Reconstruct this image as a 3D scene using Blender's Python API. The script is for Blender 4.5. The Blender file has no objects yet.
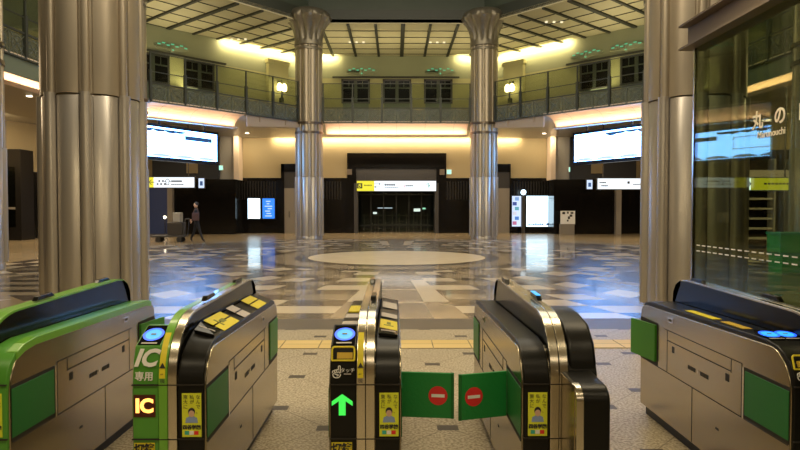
import bpy, bmesh, math, random
from mathutils import Vector, Matrix
random.seed(7)
PI = math.pi
col = bpy.context.scene.collection

# ------------------------------------------------------------------ materials
def new_mat(name):
    m = bpy.data.materials.new(name); m.use_nodes = True
    nt = m.node_tree
    return m, nt, nt.nodes['Principled BSDF']

def pmat(name, c, rough=.5, metal=0., emit=None, es=0., coat=0., noise=None, bump=None, trans=0., alpha=1., aniso=0., spec=None, stretch=(1,1,1)):
    m, nt, b = new_mat(name)
    b.inputs['Base Color'].default_value = (*c, 1)
    b.inputs['Roughness'].default_value = rough
    b.inputs['Metallic'].default_value = metal
    b.inputs['Coat Weight'].default_value = coat
    b.inputs['Coat Roughness'].default_value = .08
    b.inputs['Transmission Weight'].default_value = trans
    b.inputs['Alpha'].default_value = alpha
    if aniso: b.inputs['Anisotropic'].default_value = aniso
    if spec is not None: b.inputs['Specular IOR Level'].default_value = spec
    if emit:
        b.inputs['Emission Color'].default_value = (*emit, 1)
        b.inputs['Emission Strength'].default_value = es
    if noise or bump:
        tc = nt.nodes.new('ShaderNodeTexCoord'); mp = nt.nodes.new('ShaderNodeMapping')
        mp.inputs['Scale'].default_value = stretch
        nt.links.new(tc.outputs['Object'], mp.inputs[0])
        n = nt.nodes.new('ShaderNodeTexNoise'); n.inputs['Scale'].default_value = (noise or bump)[0]
        n.inputs['Detail'].default_value = 4
        nt.links.new(mp.outputs[0], n.inputs['Vector'])
        if noise:
            mx = nt.nodes.new('ShaderNodeMix'); mx.data_type = 'RGBA'
            k = noise[1]
            mx.inputs[6].default_value = (*[max(0, v*(1-k)) for v in c], 1)
            mx.inputs[7].default_value = (*[min(1, v*(1+k)) for v in c], 1)
            nt.links.new(n.outputs[0], mx.inputs[0]); nt.links.new(mx.outputs[2], b.inputs['Base Color'])
        if bump:
            bp = nt.nodes.new('ShaderNodeBump'); bp.inputs['Strength'].default_value = bump[1]
            bp.inputs['Distance'].default_value = .01
            nt.links.new(n.outputs[0], bp.inputs['Height']); nt.links.new(bp.outputs[0], b.inputs['Normal'])
    return m

def emat(name, c, s):
    return pmat(name, (.02, .02, .02), .4, 0, c, s)

M = dict(
    steel=pmat('steel', (.60, .55, .47), .3, 1, noise=(6, .06), stretch=(1, 1, .2)),
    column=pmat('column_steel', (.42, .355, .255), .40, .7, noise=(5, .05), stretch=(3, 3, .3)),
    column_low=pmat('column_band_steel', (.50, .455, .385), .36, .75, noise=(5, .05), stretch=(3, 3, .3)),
    capital=pmat('capital_metal', (.26, .23, .17), .45, .7, noise=(9, .2)),
    ring=pmat('ring_metal', (.18, .14, .10), .4, .9),
    side=pmat('gate_side_steel', (.44, .385, .28), .24, 1, noise=(3, .10), stretch=(1, .4, 3)),
    edge=pmat('gate_edge_steel', (.72, .68, .58), .22, 1),
    black=pmat('gloss_black', (.005, .005, .004), .16, 0, spec=.25),
    black2=pmat('satin_black', (.007, .007, .006), .34, 0, spec=.28),
    green=pmat('ic_green', (.085, .31, .035), .33, 0, coat=.2),
    lime=pmat('lime_green', (.16, .42, .04), .3, 0, coat=.3),
    flap=pmat('flap_green', (.012, .24, .045), .5, 0, bump=(60, .2)),
    flap_rec=pmat('flap_stored_green', (.012, .15, .028), .45),
    seam=pmat('seam_dark', (.02, .016, .012), .7),
    yellow=pmat('sticker_yellow', (.80, .68, .03), .5),
    yellow_dk=pmat('slot_yellow', (.62, .42, .04), .5),
    poster=pmat('poster_yellow', (.72, .78, .04), .5),
    ink=pmat('ink', (.03, .03, .03), .6),
    ink_o=pmat('ink_olive', (.20, .22, .03), .6),
    white=pmat('white_print', (.85, .85, .82), .5),
    palegrey=pmat('pale_label', (.55, .50, .46), .5),
    red=pmat('sign_red', (.75, .03, .03), .5),
    teal=pmat('teal_print', (.05, .45, .35), .5),
    skin=pmat('skin', (.65, .42, .30), .6),
    shirt=pmat('shirt_blue', (.25, .35, .60), .7),
    ic_ring=emat('reader_blue', (.01, .10, 1.0), 2.0),
    ic_cyan=emat('reader_cyan', (.03, .45, 1.0), 1.3),
    arrow=emat('arrow_green', (.06, 1.0, .10), .95),
    led=emat('led_orange', (1.0, .42, .08), 3.0),
    led_dark=pmat('led_matrix', (.03, .006, .004), .4, emit=(.5, .02, .0), es=.04),
    lamp=emat('lamp_glow', (1.0, .80, .42), 9),
    down=emat('downlight_glow', (1.0, .85, .6), 7),
    spot=emat('spot_glow', (1.0, .9, .6), 1.1),
    greenglint=emat('green_glint', (.15, .75, .38), .7),
    scr_w=emat('screen_white', (.17, .42, 1.0), 18),
    scr_pale=emat('screen_pale', (.62, .80, .95), 1.0),
    scr_blue=emat('screen_blue', (.03, .13, .36), .6),
    ad_white=emat('ad_white', (.62, .85, 1.0), 3.5),
    ad_blue=emat('ad_blue', (.02, .22, .95), 1.3),
    ad_mix=emat('ad_lilac', (.60, .72, .95), 1.2),
    sign_w=emat('sign_white', (.85, .93, 1.0), 1.35),
    sign_y=emat('sign_yellow', (.95, .85, .03), 1.0),
    exitg=emat('exit_green', (.45, 1.0, .75), 1.2),
    wallt=pmat('tan_plaster', (.36, .285, .155), .7, noise=(1.2, .05)),
    wallw=pmat('grey_panel', (.36, .34, .30), .6),
    wallu=pmat('cream_plaster', (.38, .355, .175), .75, noise=(.8, .08)),
    frieze=pmat('frieze_green', (.25, .26, .155), .7, noise=(.7, .10)),
    cove=pmat('cove_plaster', (.74, .60, .46), .7),
    soffit=pmat('soffit', (.30, .27, .21), .35),
    ceilp=pmat('ceiling_cream', (.54, .49, .31), .6, noise=(.5, .06)),
    grid=pmat('ceiling_dark', (.03, .03, .02), .6),
    beam=pmat('beam_dark', (.035, .04, .028), .5),
    dome=pmat('dome_green', (.055, .07, .05), .6, noise=(.8, .2)),
    iron=pmat('iron_rail', (.06, .065, .05), .45, .4),
    lattice=pmat('iron_lattice', (.13, .145, .11), .5, .3),
    fasc=pmat('fascia_brown', (.42, .34, .26), .6),
    slab=pmat('fascia_green', (.16, .19, .13), .5),
    stone=pmat('black_stone', (.006, .005, .004), .13, spec=.3, noise=(4, .5)),
    stone2=pmat('dark_stone', (.014, .012, .010), .3, spec=.3),
    darkgrey=pmat('dark_grey_metal', (.06, .055, .05), .4, .4),
    door=pmat('door_grey', (.25, .22, .18), .5),
    void=pmat('night_dark', (.004, .006, .012), .5),
    shop=emat('shop_blue', (.03, .05, .12), .25),
    hibeam=pmat('beam_painted', (.15, .115, .08), .45, .3),
    cloth=pmat('dark_cloth', (.012, .013, .018), .8),
    pink=pmat('pink_cloth', (.10, .055, .055), .8),
    cart=pmat('cart_metal', (.10, .10, .10), .4, .6),
    matt=pmat('matt_black', (.006, .006, .006), .9, 0, spec=.05),
    tact=None,
)
# glass materials
def glass(name, tint, refl, rough=.02):
    m = bpy.data.materials.new(name); m.use_nodes = True
    nt = m.node_tree; nt.nodes.clear()
    o = nt.nodes.new('ShaderNodeOutputMaterial'); t = nt.nodes.new('ShaderNodeBsdfTransparent')
    g = nt.nodes.new('ShaderNodeBsdfGlossy'); g.inputs['Roughness'].default_value = rough
    t.inputs[0].default_value = (*tint, 1)
    lw = nt.nodes.new('ShaderNodeLayerWeight'); lw.inputs[0].default_value = .35
    mm = nt.nodes.new('ShaderNodeMath'); mm.operation = 'MULTIPLY_ADD'
    mm.inputs[1].default_value = .22; mm.inputs[2].default_value = refl
    nt.links.new(lw.outputs['Fresnel'], mm.inputs[0])
    mx = nt.nodes.new('ShaderNodeMixShader')
    nt.links.new(mm.outputs[0], mx.inputs[0]); nt.links.new(t.outputs[0], mx.inputs[1]); nt.links.new(g.outputs[0], mx.inputs[2])
    nt.links.new(mx.outputs[0], o.inputs[0])
    return m
M['glass_dark'] = glass('tinted_glass', (.56, .61, .46), .02)
M['frost'] = pmat('frosted_glass', (.18, .20, .14), .4, alpha=.5)
M['glass_rail'] = glass('rail_glass', (.84, .88, .80), .01)

# ------------------------------------------------------------------ floor material
CX, CY, RAP = .05, 18.5, 10.35
def floor_mat():
    m, nt, b = new_mat('station_floor')
    L = nt.links
    def num(v):
        n = nt.nodes.new('ShaderNodeValue'); n.outputs[0].default_value = v; return n.outputs[0]
    def op(o, *a, clamp=False):
        n = nt.nodes.new('ShaderNodeMath'); n.operation = o; n.use_clamp = clamp
        for i, v in enumerate(a):
            if isinstance(v, (int, float)): n.inputs[i].default_value = v
            else: L.new(v, n.inputs[i])
        return n.outputs[0]
    add = lambda a, c: op('ADD', a, c); sub = lambda a, c: op('SUBTRACT', a, c); mul = lambda a, c: op('MULTIPLY', a, c)
    div = lambda a, c: op('DIVIDE', a, c); lt = lambda a, c: op('LESS_THAN', a, c); gt = lambda a, c: op('GREATER_THAN', a, c)
    ab = lambda a: op('ABSOLUTE', a); fl = lambda a: op('FLOOR', a); fr = lambda a: op('FRACT', a)
    par = lambda a: op('MODULO', ab(a), 2.0)
    inv = lambda a: sub(1.0, a)
    def mix(f, c1, c2):
        n = nt.nodes.new('ShaderNodeMix'); n.data_type = 'RGBA'; L.new(f, n.inputs[0])
        for i, c in ((6, c1), (7, c2)):
            if isinstance(c, tuple): n.inputs[i].default_value = (*c, 1)
            else: L.new(c, n.inputs[i])
        return n.outputs[2]
    geo = nt.nodes.new('ShaderNodeNewGeometry'); sp = nt.nodes.new('ShaderNodeSeparateXYZ')
    L.new(geo.outputs['Position'], sp.inputs[0])
    X, Y = sp.outputs[0], sp.outputs[1]
    x, y = sub(X, CX), sub(Y, CY)
    r = op('SQRT', add(mul(x, x), mul(y, y)))
    ang = op('ARCTAN2', x, mul(y, -1.0))                # 0 towards the gates
    k = op('ROUND', div(ang, PI/4)); a = sub(ang, mul(k, PI/4))
    u = mul(r, op('COSINE', a)); v = mul(r, op('SINE', a)); q = ab(div(v, op('MAXIMUM', u, .01)))
    cream, tan_, brown, dark, grey = (.56, .48, .35), (.26, .21, .145), (.07, .055, .042), (.016, .013, .011), (.10, .085, .07)
    # rows of alternating stone, wedge by wedge
    row = fl(div(u, .62)); wq = fl(div(sub(q, .09), .108)); chk = par(add(row, wq)); row3 = op('MODULO', add(row, mul(wq, 2.0)), 3.0)
    wn = nt.nodes.new('ShaderNodeTexWhiteNoise'); wn.noise_dimensions = '3D'
    cb = nt.nodes.new('ShaderNodeCombineXYZ'); L.new(row, cb.inputs[0]); L.new(wq, cb.inputs[1]); L.new(chk, cb.inputs[2])
    L.new(cb.outputs[0], wn.inputs['Vector']); rnd = wn.outputs['Value']
    base = mix(chk, mix(gt(rnd, .55), brown, dark), mix(gt(rnd, .38), tan_, cream))
    lane = lt(q, .045); ray = mul(lt(q, .09), gt(q, .045))
    crossl = lt(fr(div(u, 1.48)), .05)
    base = mix(lane, base, mix(crossl, (.20, .17, .135), cream))
    base = mix(ray, base, mix(par(fl(div(u, 2.96))), cream, tan_))
    edge = gt(q, .385)
    base = mix(edge, base, tan_)
    # great circles of the diagonals
    qx, qy = sub(ab(x), 6.4), sub(ab(y), 5.9)
    rc = op('SQRT', add(mul(qx, qx), mul(qy, qy)))
    ladder = mix(lt(fr(div(qy, .75)), .42), tan_, dark)
    base = mix(mul(lt(rc, 2.2), gt(r, 3.9)), base, mix(lt(ab(qx), 1.4), grey, ladder))
    base = mix(mul(mul(lt(rc, 2.2), gt(rc, 1.85)), gt(r, 3.9)), base, (.34, .28, .19))
    # centre disc
    base = mix(lt(r, 4.2), base, mix(par(fl(div(ang, PI/16))), dark, brown))
    base = mix(lt(r, 3.75), base, tan_)
    base = mix(lt(r, 3.05), base, dark)
    base = mix(lt(r, 2.62), base, (.85, .71, .48))
    inside = lt(u, RAP)
    # ambulatory stone
    n1 = nt.nodes.new('ShaderNodeTexNoise'); n1.inputs['Scale'].default_value = .5; L.new(geo.outputs['Position'], n1.inputs['Vector'])
    outer = mix(n1.outputs[0], (.30, .225, .13), (.42, .33, .20))
    # speckled terrazzo of the concourse
    vo = nt.nodes.new('ShaderNodeTexNoise'); vo.inputs['Scale'].default_value = 55; vo.inputs['Detail'].default_value = 3
    L.new(geo.outputs['Position'], vo.inputs['Vector'])
    n2 = nt.nodes.new('ShaderNodeTexNoise'); n2.inputs['Scale'].default_value = 1.3; n2.inputs['Detail'].default_value = 5
    L.new(geo.outputs['Position'], n2.inputs['Vector'])
    ss = nt.nodes.new('ShaderNodeValToRGB'); ss.color_ramp.elements[0].position = .38; ss.color_ramp.elements[1].position = .60
    L.new(vo.outputs[0], ss.inputs[0])
    terr = mix(ss.outputs[0], (.26, .21, .135), (.58, .50, .35))
    terr = mix(mul(n2.outputs[0], .35), terr, (.20, .16, .10))
    gx, gy = div(sub(X, -.85), .8), div(sub(Y, 4.5), .84)
    s1, s2 = add(gx, gy), sub(gx, gy)
    grout = op('MAXIMUM', lt(ab(sub(fr(add(s1, .5)), .5)), .007), lt(ab(sub(fr(add(s2, .5)), .5)), .007))
    terr = mix(mul(grout, .6), terr, (.12, .095, .06))
    def inset(ox, oy):
        fx = mul(sub(fr(add(add(gx, ox), .5)), .5), .8); fy = mul(sub(fr(add(add(gy, oy), .5)), .5), .84)
        return mul(lt(ab(fx), .07), lt(ab(fy), .048))
    terr = mix(op('MAXIMUM', inset(0, 0), inset(.5, .5)), terr, (.075, .06, .045))
    kerb = mul(lt(Y, 8.15), gt(Y, 7.42))
    near = mix(kerb, terr, (.125, .105, .08))
    outer2 = mix(lt(Y, 8.15), outer, near)
    c = mix(inside, outer2, base)
    c = mix(lt(Y, 8.15), c, near)
    L.new(c, b.inputs['Base Color'])
    pol = mul(gt(Y, 8.15), 1.0)
    nr = nt.nodes.new('ShaderNodeTexNoise'); nr.inputs['Scale'].default_value = 2.0; L.new(geo.outputs['Position'], nr.inputs['Vector'])
    rpol = add(.20, mul(nr.outputs[0], .10))
    L.new(mul(pol, .30), b.inputs['Coat Weight']); b.inputs['Coat Roughness'].default_value = .05; b.inputs['Coat IOR'].default_value = 1.35
    rough = add(mul(pol, rpol), mul(inv(pol), .42))
    L.new(rough, b.inputs['Roughness'])
    b.inputs['Specular IOR Level'].default_value = .22
    # joints of the polished slabs, very shallow relief
    bp = nt.nodes.new('ShaderNodeBump'); bp.inputs['Strength'].default_value = .10; bp.inputs['Distance'].default_value = .004
    nb = nt.nodes.new('ShaderNodeTexNoise'); nb.inputs['Scale'].default_value = 3.5; L.new(geo.outputs['Position'], nb.inputs['Vector'])
    L.new(nb.outputs[0], bp.inputs['Height']); L.new(bp.outputs[0], b.inputs['Normal'])
    return m
M['floor'] = floor_mat()
def tact_mat():
    m, nt, b = new_mat('tactile_yellow')
    b.inputs['Base Color'].default_value = (.66, .47, .12, 1); b.inputs['Roughness'].default_value = .5
    geo = nt.nodes.new('ShaderNodeTexCoord'); br = nt.nodes.new('ShaderNodeTexBrick')
    br.offset = 0; br.inputs['Scale'].default_value = 1; br.inputs['Brick Width'].default_value = .4; br.inputs['Row Height'].default_value = .2
    br.inputs['Mortar Size'].default_value = .006
    br.inputs['Color1'].default_value = (.70, .52, .20, 1); br.inputs['Color2'].default_value = (.64, .46, .15, 1); br.inputs['Mortar'].default_value = (.25, .18, .06, 1)
    nt.links.new(geo.outputs['Object'], br.inputs['Vector']); nt.links.new(br.outputs[0], b.inputs['Base Color'])
    return m
M['tact'] = tact_mat()

# ------------------------------------------------------------------ mesh helpers
class MB:
    def __init__(s): s.bm = bmesh.new()
    def quad(s, pts, flip=False):
        vs = [s.bm.verts.new(p) for p in pts]
        if flip: vs.reverse()
        return s.bm.faces.new(vs)
    def box(s, x0, x1, y0, y1, z0, z1, M4=None):
        c = [(x, y, z) for x in (x0, x1) for y in (y0, y1) for z in (z0, z1)]
        if M4: c = [M4 @ Vector(p) for p in c]
        v = [s.bm.verts.new(p) for p in c]
        for f in ((0,1,3,2),(4,6,7,5),(0,4,5,1),(2,3,7,6),(0,2,6,4),(1,5,7,3)): s.bm.faces.new([v[i] for i in f])
        return s
    def prism(s, prof, fn, a, b):
        """prof: closed 2D outline; fn(p, t) -> 3D; swept from a to b"""
        A = [s.bm.verts.new(fn(p, a)) for p in prof]; B = [s.bm.verts.new(fn(p, b)) for p in prof]
        n = len(prof)
        for i in range(n): s.bm.faces.new([A[i], A[(i+1) % n], B[(i+1) % n], B[i]])
        s.bm.faces.new(A[::-1]); s.bm.faces.new(B)
        return s
    def sweep(s, prof, path, closed=True):
        """prof: 2D list (d, z); path: list of functions or frames (origin, outward vector)"""
        rings = []
        for o, d in path:
            rings.append([s.bm.verts.new((o[0]+d[0]*p[0], o[1]+d[1]*p[0], p[1])) for p in prof])
        n = len(prof)
        for R, Q in zip(rings, rings[1:]):
            for i in range(n if closed else n-1): s.bm.faces.new([R[i], R[(i+1) % n], Q[(i+1) % n], Q[i]])
        if closed: s.bm.faces.new(rings[0][::-1]); s.bm.faces.new(rings[-1])
        return s
    def tube(s, p, q, r, n=8):
        p, q = Vector(p), Vector(q); d = (q-p).normalized()
        a = d.orthogonal().normalized(); b = d.cross(a)
        R = [[s.bm.verts.new(o + (a*math.cos(2*PI*i/n)+b*math.sin(2*PI*i/n))*r) for i in range(n)] for o in (p, q)]
        for i in range(n): s.bm.faces.new([R[0][i], R[0][(i+1) % n], R[1][(i+1) % n], R[1][i]])
        s.bm.faces.new(R[0][::-1]); s.bm.faces.new(R[1])
        return s
    def path(s, pts, r, n=6):
        for p, q in zip(pts, pts[1:]): s.tube(p, q, r, n)
        return s
    def lathe(s, prof, n=32, rf=None, o=(0,0), cap=True):
        """prof: list (r, z); rf(theta, i) scales r"""
        R = []
        for i, (r, z) in enumerate(prof):
            ring = []
            for k in range(n):
                t = 2*PI*k/n; rr = r*(rf(t, i) if rf else 1)
                ring.append(s.bm.verts.new((o[0]+rr*math.cos(t), o[1]+rr*math.sin(t), z)))
            R.append(ring)
        for A, B in zip(R, R[1:]):
            for k in range(n): s.bm.faces.new([A[k], A[(k+1) % n], B[(k+1) % n], B[k]])
        if cap: s.bm.faces.new(R[0][::-1]); s.bm.faces.new(R[-1])
        return s
    def build(s, name, mat, parent=None, loc=None, bevel=0, smooth=False, label=None, **props):
        bmesh.ops.recalc_face_normals(s.bm, faces=s.bm.faces)
        me = bpy.data.meshes.new(name); s.bm.to_mesh(me); s.bm.free()
        if isinstance(mat, str): mat = M[mat]
        me.materials.append(mat)
        o = bpy.data.objects.new(name, me); col.objects.link(o)
        if parent: o.parent = parent
        if loc: o.location = loc
        if smooth:
            for p in me.polygons: p.use_smooth = True
            try: me.set_sharp_from_angle(angle=math.radians(smooth if smooth is not True else 40))
            except Exception: pass
        if bevel:
            m = o.modifiers.new('bevel', 'BEVEL'); m.width = bevel; m.segments = 3; m.limit_method = 'ANGLE'; m.angle_limit = math.radians(35)
        if label: o['label'] = label
        for k, v in props.items(): o[k] = v
        return o

def thing(name, label, cat, loc=(0,0,0), rz=0, group=None):
    o = bpy.data.objects.new(name, None); col.objects.link(o)
    o.location = loc; o.rotation_euler = (0, 0, rz); o.empty_display_size = .1
    o['label'] = label; o['category'] = cat; o['kind'] = 'thing'
    if group: o['group'] = group
    return o
def copy_tree(o, parent=None):
    c = o.copy(); col.objects.link(c)
    if parent: c.parent = parent
    for ch in list(kids.get(o.name, [])) or [k for k in o.children]:
        copy_tree(ch, c)
    return c
kids = {}
def bx(name, mat, parent, *d, **k): return MB().box(*d).build(name, mat, parent, **k)
def S(mb, name, mat, **k):
    o = mb.build(name, mat, **k); o['kind'] = 'structure'; return o

def text(name, s, size, mat, mw, parent=None, shear=0, fat=0, ext=.001, align='CENTER', sx=1):
    cu = bpy.data.curves.new(name, 'FONT'); cu.body = s; cu.size = size; cu.align_x = align; cu.align_y = 'CENTER'
    cu.shear = shear; cu.offset = fat; cu.extrude = ext; cu.resolution_u = 3
    t = bpy.data.objects.new(name+'_tmp', cu); col.objects.link(t)
    bpy.context.view_layer.update()
    me = bpy.data.meshes.new_from_object(t.evaluated_get(bpy.context.evaluated_depsgraph_get()))
    bpy.data.objects.remove(t); bpy.data.curves.remove(cu)
    me.transform(Matrix.Diagonal((sx, 1, 1, 1))); me.transform(mw)
    me.materials.clear(); me.materials.append(M[mat] if isinstance(mat, str) else mat)
    o = bpy.data.objects.new(name, me); col.objects.link(o)
    if parent: o.parent = parent
    return o
def facing(x, y, z, yaw=0, pitch=0):
    """text plane upright, read from -Y; pitch tilts its top away"""
    return Matrix.Translation((x, y, z)) @ Matrix.Rotation(yaw, 4, 'Z') @ Matrix.Rotation(PI/2 - pitch, 4, 'X')

F = 620.
def PX(px, Y): return (px-395)*Y/F
def PZ(py, Y): return 1.46+(208-py)*Y/F

# ------------------------------------------------------------------ floor
S(MB().box(-24, 24, -6, 44, -.1, 0), 'floor', 'floor')
tp = MB()
for i in range(40): tp.box(-8+i*.4+.003, -7.6+i*.4-.003, 6.40, 6.80, 0, .006)
tp = tp.build('tactile_paving', 'tact', label='pale yellow tactile paving strip across the floor beyond the gates', category='paving', kind='thing')

# ------------------------------------------------------------------ octagon columns
def col_r(low):
    def f(t, i):
        p = (t % (PI/4)) / (PI/4)          # 0..1, rib around .5
        d = abs(p-.5)*45
        if d < 7.6: return .90 if not low else .85
        e = (d-7.6)/(22.5-7.6)
        return .945 + .05*math.sin(e*PI/2) if not low else .882+.048*math.sin(e*PI/2)
    return f
COLS = [(-4.03, 8.35, 'left of the gates, nearest to them', -.08), (4.03, 8.35, 'right of the gates, nearest to the glass screen', .08),
        (-9.66, 22.7, 'behind the near left column, by the large left screen', .2), (9.75, 22.7, 'behind the near right column, by the large right screen', .2),
        (-9.97, 14.8, 'cut by the far left picture edge', .1), (10.2, 14.8, 'seen through the dark glass screen', .1),
        (-4.0, 29.0, 'left of the central doorway, nearest the blue lit panel', -.2), (4.15, 29.0, 'right of the central doorway, beside a grey side door', .2)]
mesh_cache = None
def make_column():
    t = thing('steel_column', '', 'column', (0,0,0), 0, 'fluted steel columns around the hall')
    N = 360
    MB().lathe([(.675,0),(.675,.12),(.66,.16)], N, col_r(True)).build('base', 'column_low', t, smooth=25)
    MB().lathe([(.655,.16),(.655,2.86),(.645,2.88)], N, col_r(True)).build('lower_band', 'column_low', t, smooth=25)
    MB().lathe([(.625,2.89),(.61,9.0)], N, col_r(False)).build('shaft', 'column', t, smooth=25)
    def ribs(nm, R0, r, z0, z1, mt, sq):
        for k in range(8):
            th = PI/8+k*PI/4; c_, s_ = math.cos(th), math.sin(th)
            pr = [(r*1.0*math.sin(a), r*sq*math.cos(a)) for a in [-PI/2+PI*j/10 for j in range(11)]]
            pr = [(-r, -.05)]+pr+[(r, -.05)]
            MB().prism(pr, lambda p, z: ((R0+p[1])*c_-p[0]*s_, (R0+p[1])*s_+p[0]*c_, z), z0, z1).build(nm, mt, t, smooth=35)
    ribs('upper_rib', .595, .048, 2.88, 8.95, 'column', .75)
    ribs('lower_rib', .625, .064, .16, 2.90, 'column_low', .7)
    for z in (4.93, 5.36):
        MB().lathe([(.60,z-.05),(.655,z-.05),(.655,z+.05),(.60,z+.05)], 64).build('ring', 'ring', t, smooth=True)
    def flute(t, i): return 1 + (.15*(abs(math.sin(t*6))-.5) if 3 <= i <= 8 else 0)
    MB().lathe([(.60,8.9),(.66,8.93),(.66,9.1),(.60,9.2),(.62,9.4),(.68,9.65),(.80,9.9),(.95,10.05),(1.02,10.18),(1.02,10.3),(.95,10.45),(.78,10.55)], 128, flute).build('capital', 'capital', t, smooth=True)
    MB().lathe([(.64,8.72),(.64,8.8),(.6,8.85)], 64).build('collar', 'capital', t, smooth=True)
    return t
c0 = make_column()
for i, (x, y, w, rz) in enumerate(COLS):
    o = c0 if i == 0 else copy_tree(c0)
    o.location = (x, y, 0); o.rotation_euler.z = rz
    o['label'] = 'tall fluted steel column ' + w

# ------------------------------------------------------------------ rings: column ring, outer walls
ring_in = [(-10.0, 2), (-10.0, 14.8), (-9.5, 22.7), (-4.0, 29.0), (4.15, 29.0), (9.75, 22.7), (10.2, 14.8), (10.2, 2)]
up_out = [(-16, 2), (-16, 17), (-16, 24.6), (-5.5, 35), (5.7, 35), (16, 24.6), (16, 17), (16, 2)]
low_out = [(-18, 2), (-18, 20), (-18, 29), (-14.5, 36), (14.5, 36), (18, 29), (18, 20), (18, 2)]
SIDE = ['far_left', 'left', 'left_diagonal', 'back', 'right_diagonal', 'right', 'far_right']
def lerp(a, b, t): return (a[0]+(b[0]-a[0])*t, a[1]+(b[1]-a[1])*t)
def wallseg(mb, a, b, z0, z1, th=.3, flip=1):
    a, b = Vector(a), Vector(b); d = (b-a).normalized(); n = Vector((-d.y, d.x))*th
    pts = [a, b, b+n, a+n]
    mb.prism([(p.x, p.y) for p in pts], lambda p, t: (p[0], p[1], t), z0, z1); return mb
for i in range(7):
    a, b = up_out[i], up_out[i+1]
    S(wallseg(MB(), a, b, 5.7, 8.72), 'wall_upper_'+SIDE[i], 'wallu')
    S(wallseg(MB(), a, b, 8.72, 10.3), 'wall_frieze_'+SIDE[i], 'frieze')
    if i != 3:
        a, b = low_out[i], low_out[i+1]
        S(wallseg(MB(), a, b, 3.2, 5.75), 'wall_lower_'+SIDE[i], 'wallt')
        S(wallseg(MB(), a, b, 0, 3.2), 'wall_wainscot_'+SIDE[i], 'stone')
# back wall with the central doorway (X -2.3..2.45, up to z 4.63)
DX0, DX1, DZ = -2.25, 2.40, 3.7
S(MB().box(-14.5, DX0-.5, 36, 36.3, 3.2, 5.75).box(DX1+.5, 14.5, 36, 36.3, 3.2, 5.75).box(DX0-.5, DX1+.5, 36, 36.3, 4.62, 5.75), 'wall_lower_back', 'wallt')
w = MB().box(-14.5, DX0, 36, 36.3, 0, 3.2).box(DX1, 14.5, 36, 36.3, 0, 3.2)
S(w, 'wall_wainscot_back', 'stone')
fl_ = MB()
for x0, x1 in ((-8.9, -6.7), (-4.15, -2.9), (3.0, 4.3), (6.9, 9.4)):
    n = int((x1-x0)/.16)
    for k in range(n): fl_.box(x0+k*.16, x0+k*.16+.08, 35.96, 36, 1.95, 3.0)
S(fl_, 'trim_1', 'stone2')
# ceilings / slabs between rings
for i in range(7):
    a, b, c, d = ring_in[i], ring_in[i+1], up_out[i+1], up_out[i]
    S(MB().prism([a, b, c, d], lambda p, t: (p[0], p[1], t), 10.0, 10.2), 'ceiling_gallery_'+SIDE[i], 'ceilp')
    g = MB()
    A, B, C_, D = [Vector(p) for p in (a, b, c, d)]
    def strip(p, q, w, z0=9.97, z1=10.0):
        dv = (q-p).normalized(); n = Vector((-dv.y, dv.x))*w/2
        g.prism([(p-n), (q-n), (q+n), (p+n)], lambda v, t: (v.x, v.y, t), z0, z1)
    # parallel dark battens square to the side, clipped to the bay, and thin joints along it
    dv = (B-A).normalized(); nv = Vector((-dv.y, dv.x)); mid = (A+B)/2
    if (D-A).dot(nv) < 0: nv = -nv
    poly = [A, B, C_, D]
    def clip(o, d_):
        ts = []
        for P_, Q_ in zip(poly, poly[1:]+poly[:1]):
            e_ = Q_-P_; den = d_.x*e_.y-d_.y*e_.x
            if abs(den) < 1e-6: continue
            w_ = P_-o; tt = (w_.x*e_.y-w_.y*e_.x)/den; uu = (w_.x*d_.y-w_.y*d_.x)/den
            if -1e-6 <= uu <= 1+1e-6: ts.append(tt)
        return (min(ts), max(ts)) if len(ts) >= 2 else None
    for k in range(-9, 10):
        o_ = mid+dv*(k*1.28+.3); c_ = clip(o_, nv)
        if c_ and c_[1]-c_[0] > .5: strip(o_+nv*c_[0], o_+nv*c_[1], .20 if k % 4 == 0 else .13, 9.93)
    for k in range(1, 9):
        o_ = mid+nv*(k*1.12); c_ = clip(o_, dv)
        if c_ and c_[1]-c_[0] > .3: strip(o_+dv*c_[0], o_+dv*c_[1], .028)
    strip(B, C_, .22, 9.92)
    S(g, 'trim_ceiling_grid_'+SIDE[i], 'grid')
    # ring beam
    S(wallseg(MB(), a, b, 10.05, 10.65, .5), 'trim_ring_beam_'+SIDE[i], 'beam')
    S(wallseg(MB(), lerp(a, (CX, CY), -.0), lerp(b, (CX, CY), 0), 10.65, 13.5, .3), 'wall_drum_'+SIDE[i], 'dome')
    # gallery slab, and soffit below
    c2, d2 = low_out[i+1], low_out[i]
    def shift(p, amt):
        v = Vector(p)-Vector((0, CY)); return tuple(Vector(p)+v.normalized()*amt)
    a1, b1 = shift(a, .9), shift(b, .9)
    S(MB().prism([a1, b1, c2, d2], lambda p, t: (p[0], p[1], t), 5.5, 5.7), 'ceiling_ambulatory_'+SIDE[i], 'soffit')
# dome cap closing the hall
S(MB().prism([(-16.3, -6), (-16.3, 25), (-5.5, 35.3), (5.7, 35.3), (16.3, 25), (16.3, -6)], lambda p, t: (p[0], p[1], t), 13.5, 13.7), 'ceiling_dome', 'dome')

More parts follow.
